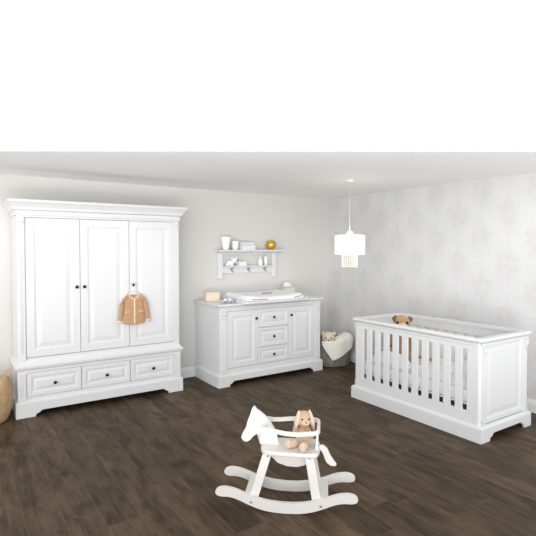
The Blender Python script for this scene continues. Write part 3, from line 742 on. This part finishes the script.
# ------------------------------------------------------------------ rocking horse
def rocking_horse():
    t = thing('rocking_horse', 'white wooden rocking horse with a railed seat on the open floor', 'rocking horse', (-2.976, -3.059, 0), -.70539)
    def smooth_outline(P, it=2):
        for _ in range(it):
            Q = []
            for a, b in zip(P, P[1:]+P[:1]): Q += [(a[0]*.75+b[0]*.25, a[1]*.75+b[1]*.25), (a[0]*.25+b[0]*.75, a[1]*.25+b[1]*.75)]
            P = Q
        return P
    top = [(-.435, .106), (-.425, .130), (-.385, .143), (-.328, .137), (-.282, .123), (-.235, .103), (-.152, .079), (-.07, .066), (0, .063)]
    bot = [(0, .001), (-.07, .003), (-.142, .013), (-.224, .040), (-.286, .068), (-.339, .083), (-.417, .083)]
    half = top+bot
    outline = top+[(-x, z) for x, z in reversed(top[:-1])]+[(-x, z) for x, z in reversed(bot[1:])]+bot
    # order: top left->centre, centre->right top, right bottom -> centre, centre -> left bottom
    for s in (-1, 1):
        a, b = sorted((s*.1455, s*.1225)); bm = B(); prism(bm, smooth_outline(outline, 1), a, b)
        bmesh.ops.triangulate(bm, faces=[f for f in bm.faces if len(f.verts) > 4])
        rk = obj('rocker', bm, HORSEW, t, bev=.004)
        for x in (-.209, .212):
            bm = B(); lathe(bm, [(.008, 0), (.008, .002), (.005, .004), (.001, .004)], (x, s*.1455-(0 if s < 0 else -.004), .060), 'y', 12); obj('bolt', bm, STEEL, rk, smooth=True, label='steel bolt')
        # legs lean in towards the seat
        for q, (xb, xt, w) in ((-1, (-.208, -.118, .056)), (1, (.193, .142, .056))):
            bm = B(); zt, zb = .336, .038; yb, yt = s*.1115, s*.085
            vs = loft(bm, [[(x-w/2, y-.0105, z), (x+w/2, y-.0105, z), (x+w/2, y+.0105, z), (x-w/2, y+.0105, z)] for x, y, z in ((xb, yb, zb), (xt, yt, zt))])
            obj('leg', bm, HORSEW, t, bev=.004)
    for x0, x1, z in ((-.253, -.183, .094), (.187, .257, .090)):
        bm = B(); box(bm, x0, x1, -.1225, .1225, z-.012, z+.008); obj('footboard', bm, HORSEW, t, bev=.004)
    # seat
    bm = B(); pts = [(-.165, .0), (-.160, .07), (-.13, .108), (-.06, .116), (.10, .122), (.17, .122), (.20, .10), (.207, 0)]
    pts = [(x, -y) for x, y in pts]+[(x, y) for x, y in reversed(pts[1:-1])]
    prism(bm, smooth_outline(pts, 1), .336, .362, 'z'); obj('seat', bm, HORSEW, t, bev=.007, seg=3)
    # belly board
    bm = B(); prism(bm, [(-.12, .336), (-.10, .285), (-.06, .248), (0, .229), (.06, .227), (.11, .24), (.14, .27), (.155, .336)], -.012, .012); obj('belly_board', bm, HORSEW, t, bev=.004)
    # head and neck, one board
    head = [(-.211, .603), (-.195, .584), (-.168, .566), (-.138, .542), (-.108, .508), (-.085, .470), (-.066, .425), (-.052, .363), (-.172, .363), (-.174, .385), (-.165, .425), (-.170, .436), (-.192, .428), (-.215, .412), (-.238, .385),
            (-.258, .374), (-.281, .380), (-.294, .400), (-.285, .428), (-.264, .463), (-.250, .515), (-.236, .548), (-.229, .575), (-.222, .592)]
    bm = B(); prism(bm, head, -.013, .013); bmesh.ops.triangulate(bm, faces=[f for f in bm.faces if len(f.verts) > 4]); obj('horse_head', bm, HORSEW, t, bev=.005)
    bm = B(); prism(bm, [(.195, .345), (.197, .372), (.228, .372), (.252, .352), (.268, .315), (.292, .278), (.310, .255), (.302, .244), (.272, .246), (.248, .262), (.233, .292), (.222, .325), (.212, .338)], -.012, .012)
    bmesh.ops.triangulate(bm, faces=[f for f in bm.faces if len(f.verts) > 4]); obj('tail', bm, HORSEW, t, bev=.005)
    # handle rod through the head
    bm = B(); lathe(bm, [(.010, -.128), (.0115, -.126), (.0115, .126), (.010, .128)], (-.143, 0, .484), 'y', 16); obj('handle_rod', bm, HORSEW, t, smooth=True)
    # ring of side rails bending round the back
    path = [(-.150, -.12, .502), (-.10, -.12, .500), (-.05, -.12, .488), (0, -.12, .480), (.06, -.122, .478), (.12, -.122, .483), (.155, -.12, .487)]
    arc = [(.155+.042*math.sin(a), -.12*math.cos(a) if False else -.078-.042*math.cos(a), .487) for a in [R(15), R(30), R(45), R(60), R(75), R(90)]]
    halfp = path+arc
    farp = [(-.150, .12, .484), (-.10, .12, .477), (-.05, .12, .480), (0, .12, .486), (.06, .122, .489), (.12, .122, .488), (.155, .12, .487)]
    full = halfp+[(x, -y, z) for x, y, z in reversed(arc)]+farp[::-1]
    bm = B(); rings = []
    F = [Vector(p) for p in full]
    for i, p in enumerate(F):
        tn = (F[min(i+1, len(F)-1)]-F[max(i-1, 0)]); tn.z = 0; tn.normalize(); nn = Vector((tn.y, -tn.x, 0))
        rings.append([p+nn*.010+Vector((0,0,-.013)), p+nn*.010+Vector((0,0,.013)), p-nn*.010+Vector((0,0,.013)), p-nn*.010+Vector((0,0,-.013))])
    loft(bm, rings); obj('seat_rail', bm, HORSEW, t, bev=.005, seg=3, ang=50)
    bm = B()
    for y0 in (-.062, ): pass
    vs = loft(bm, [[(.176, -.055, .358), (.194, -.055, .358), (.194, .055, .358), (.176, .055, .358)], [(.180, -.045, .42), (.196, -.045, .42), (.196, .045, .42), (.180, .045, .42)],
                   [(.186, -.055, .478), (.200, -.055, .478), (.200, .055, .478), (.186, .055, .478)]])
    obj('backrest', bm, HORSEW, t, bev=.004)
    for x, z in ((-.113, .330), (.142, .330)):
        bm = B(); lathe(bm, [(.007, 0), (.007, .002), (.004, .004), (.001, .004)], (x, -.0955, z-.004), 'y', 12); obj('bolt', bm, STEEL, t, smooth=True, label='steel bolt')
rocking_horse()
def on_horse(x, y, z):
    a = -.70539; return (-2.976+x*math.cos(a)-y*math.sin(a), -3.059+x*math.sin(a)+y*math.cos(a), z)
plush('plush_rabbit', 'beige floppy-eared plush rabbit sitting on the rocking horse seat', 'soft toy', on_horse(.105, .005, .3635), -.70539-R(28), .20, 'rabbit', R(42))

# ------------------------------------------------------------------ camera and light
cd = bpy.data.cameras.new('camera'); cam = bpy.data.objects.new('camera', cd); C.objects.link(cam)
cd.sensor_width = 36; cd.sensor_fit = 'HORIZONTAL'; cd.lens = 475.79/536*36
cd.shift_x = -.0004; cd.shift_y = -.0119; cd.clip_end = 60
cam.location = (-4.7302, -5.4685, 1.6); cam.rotation_euler = (R(90-1.5127), 0, R(-33.7341))
sc = bpy.context.scene; sc.camera = cam
w = bpy.data.worlds.new('fill_light'); sc.world = w; w.use_nodes = True
bg = w.node_tree.nodes['Background']; bg.inputs[0].default_value = (1, 1, 1, 1); bg.inputs[1].default_value = 1.06
def fill_light(name, loc, aim, size, energy, col=(1, 1, 1)):  # adds an area lamp out of view, not one of the room's lamps
    l = bpy.data.lights.new(name, 'AREA'); l.shape = 'SQUARE'; l.size = size; l.energy = energy; l.color = col
    o = bpy.data.objects.new(name, l); C.objects.link(o); o.location = loc
    o.rotation_euler = (Vector(aim)-Vector(loc)).to_track_quat('-Z', 'Y').to_euler()
fill_light('added_ceiling_fill', (-4.95, -5.75, .25), (-4.9, -5.7, 3), 2.8, 265)  # unseen uplights added to brighten the ceiling, no part of the nursery
fill_light('added_ceiling_fill', (-6.9, -4.6, .25), (-6.6, -4.4, 3), 1.6, 45)
fill_light('added_ceiling_fill', (-2.9, -6.7, .25), (-2.8, -6.5, 3), 1.6, 95)
sl = bpy.data.lights.new('added_front_fill', 'SUN'); sl.energy = 2.2; sl.angle = R(50)  # soft frontal fill, added to brighten the far corner evenly
so = bpy.data.objects.new('added_front_fill', sl); C.objects.link(so); so.location = (-6, -8, 3); so.rotation_euler = Vector((.64, .77, -.10)).to_track_quat('-Z', 'Y').to_euler()
sc.view_settings.view_transform = 'Standard'; sc.view_settings.look = 'None'; sc.view_settings.gamma = 1; sc.view_settings.use_curve_mapping = False
sc.view_settings.exposure = -0.06
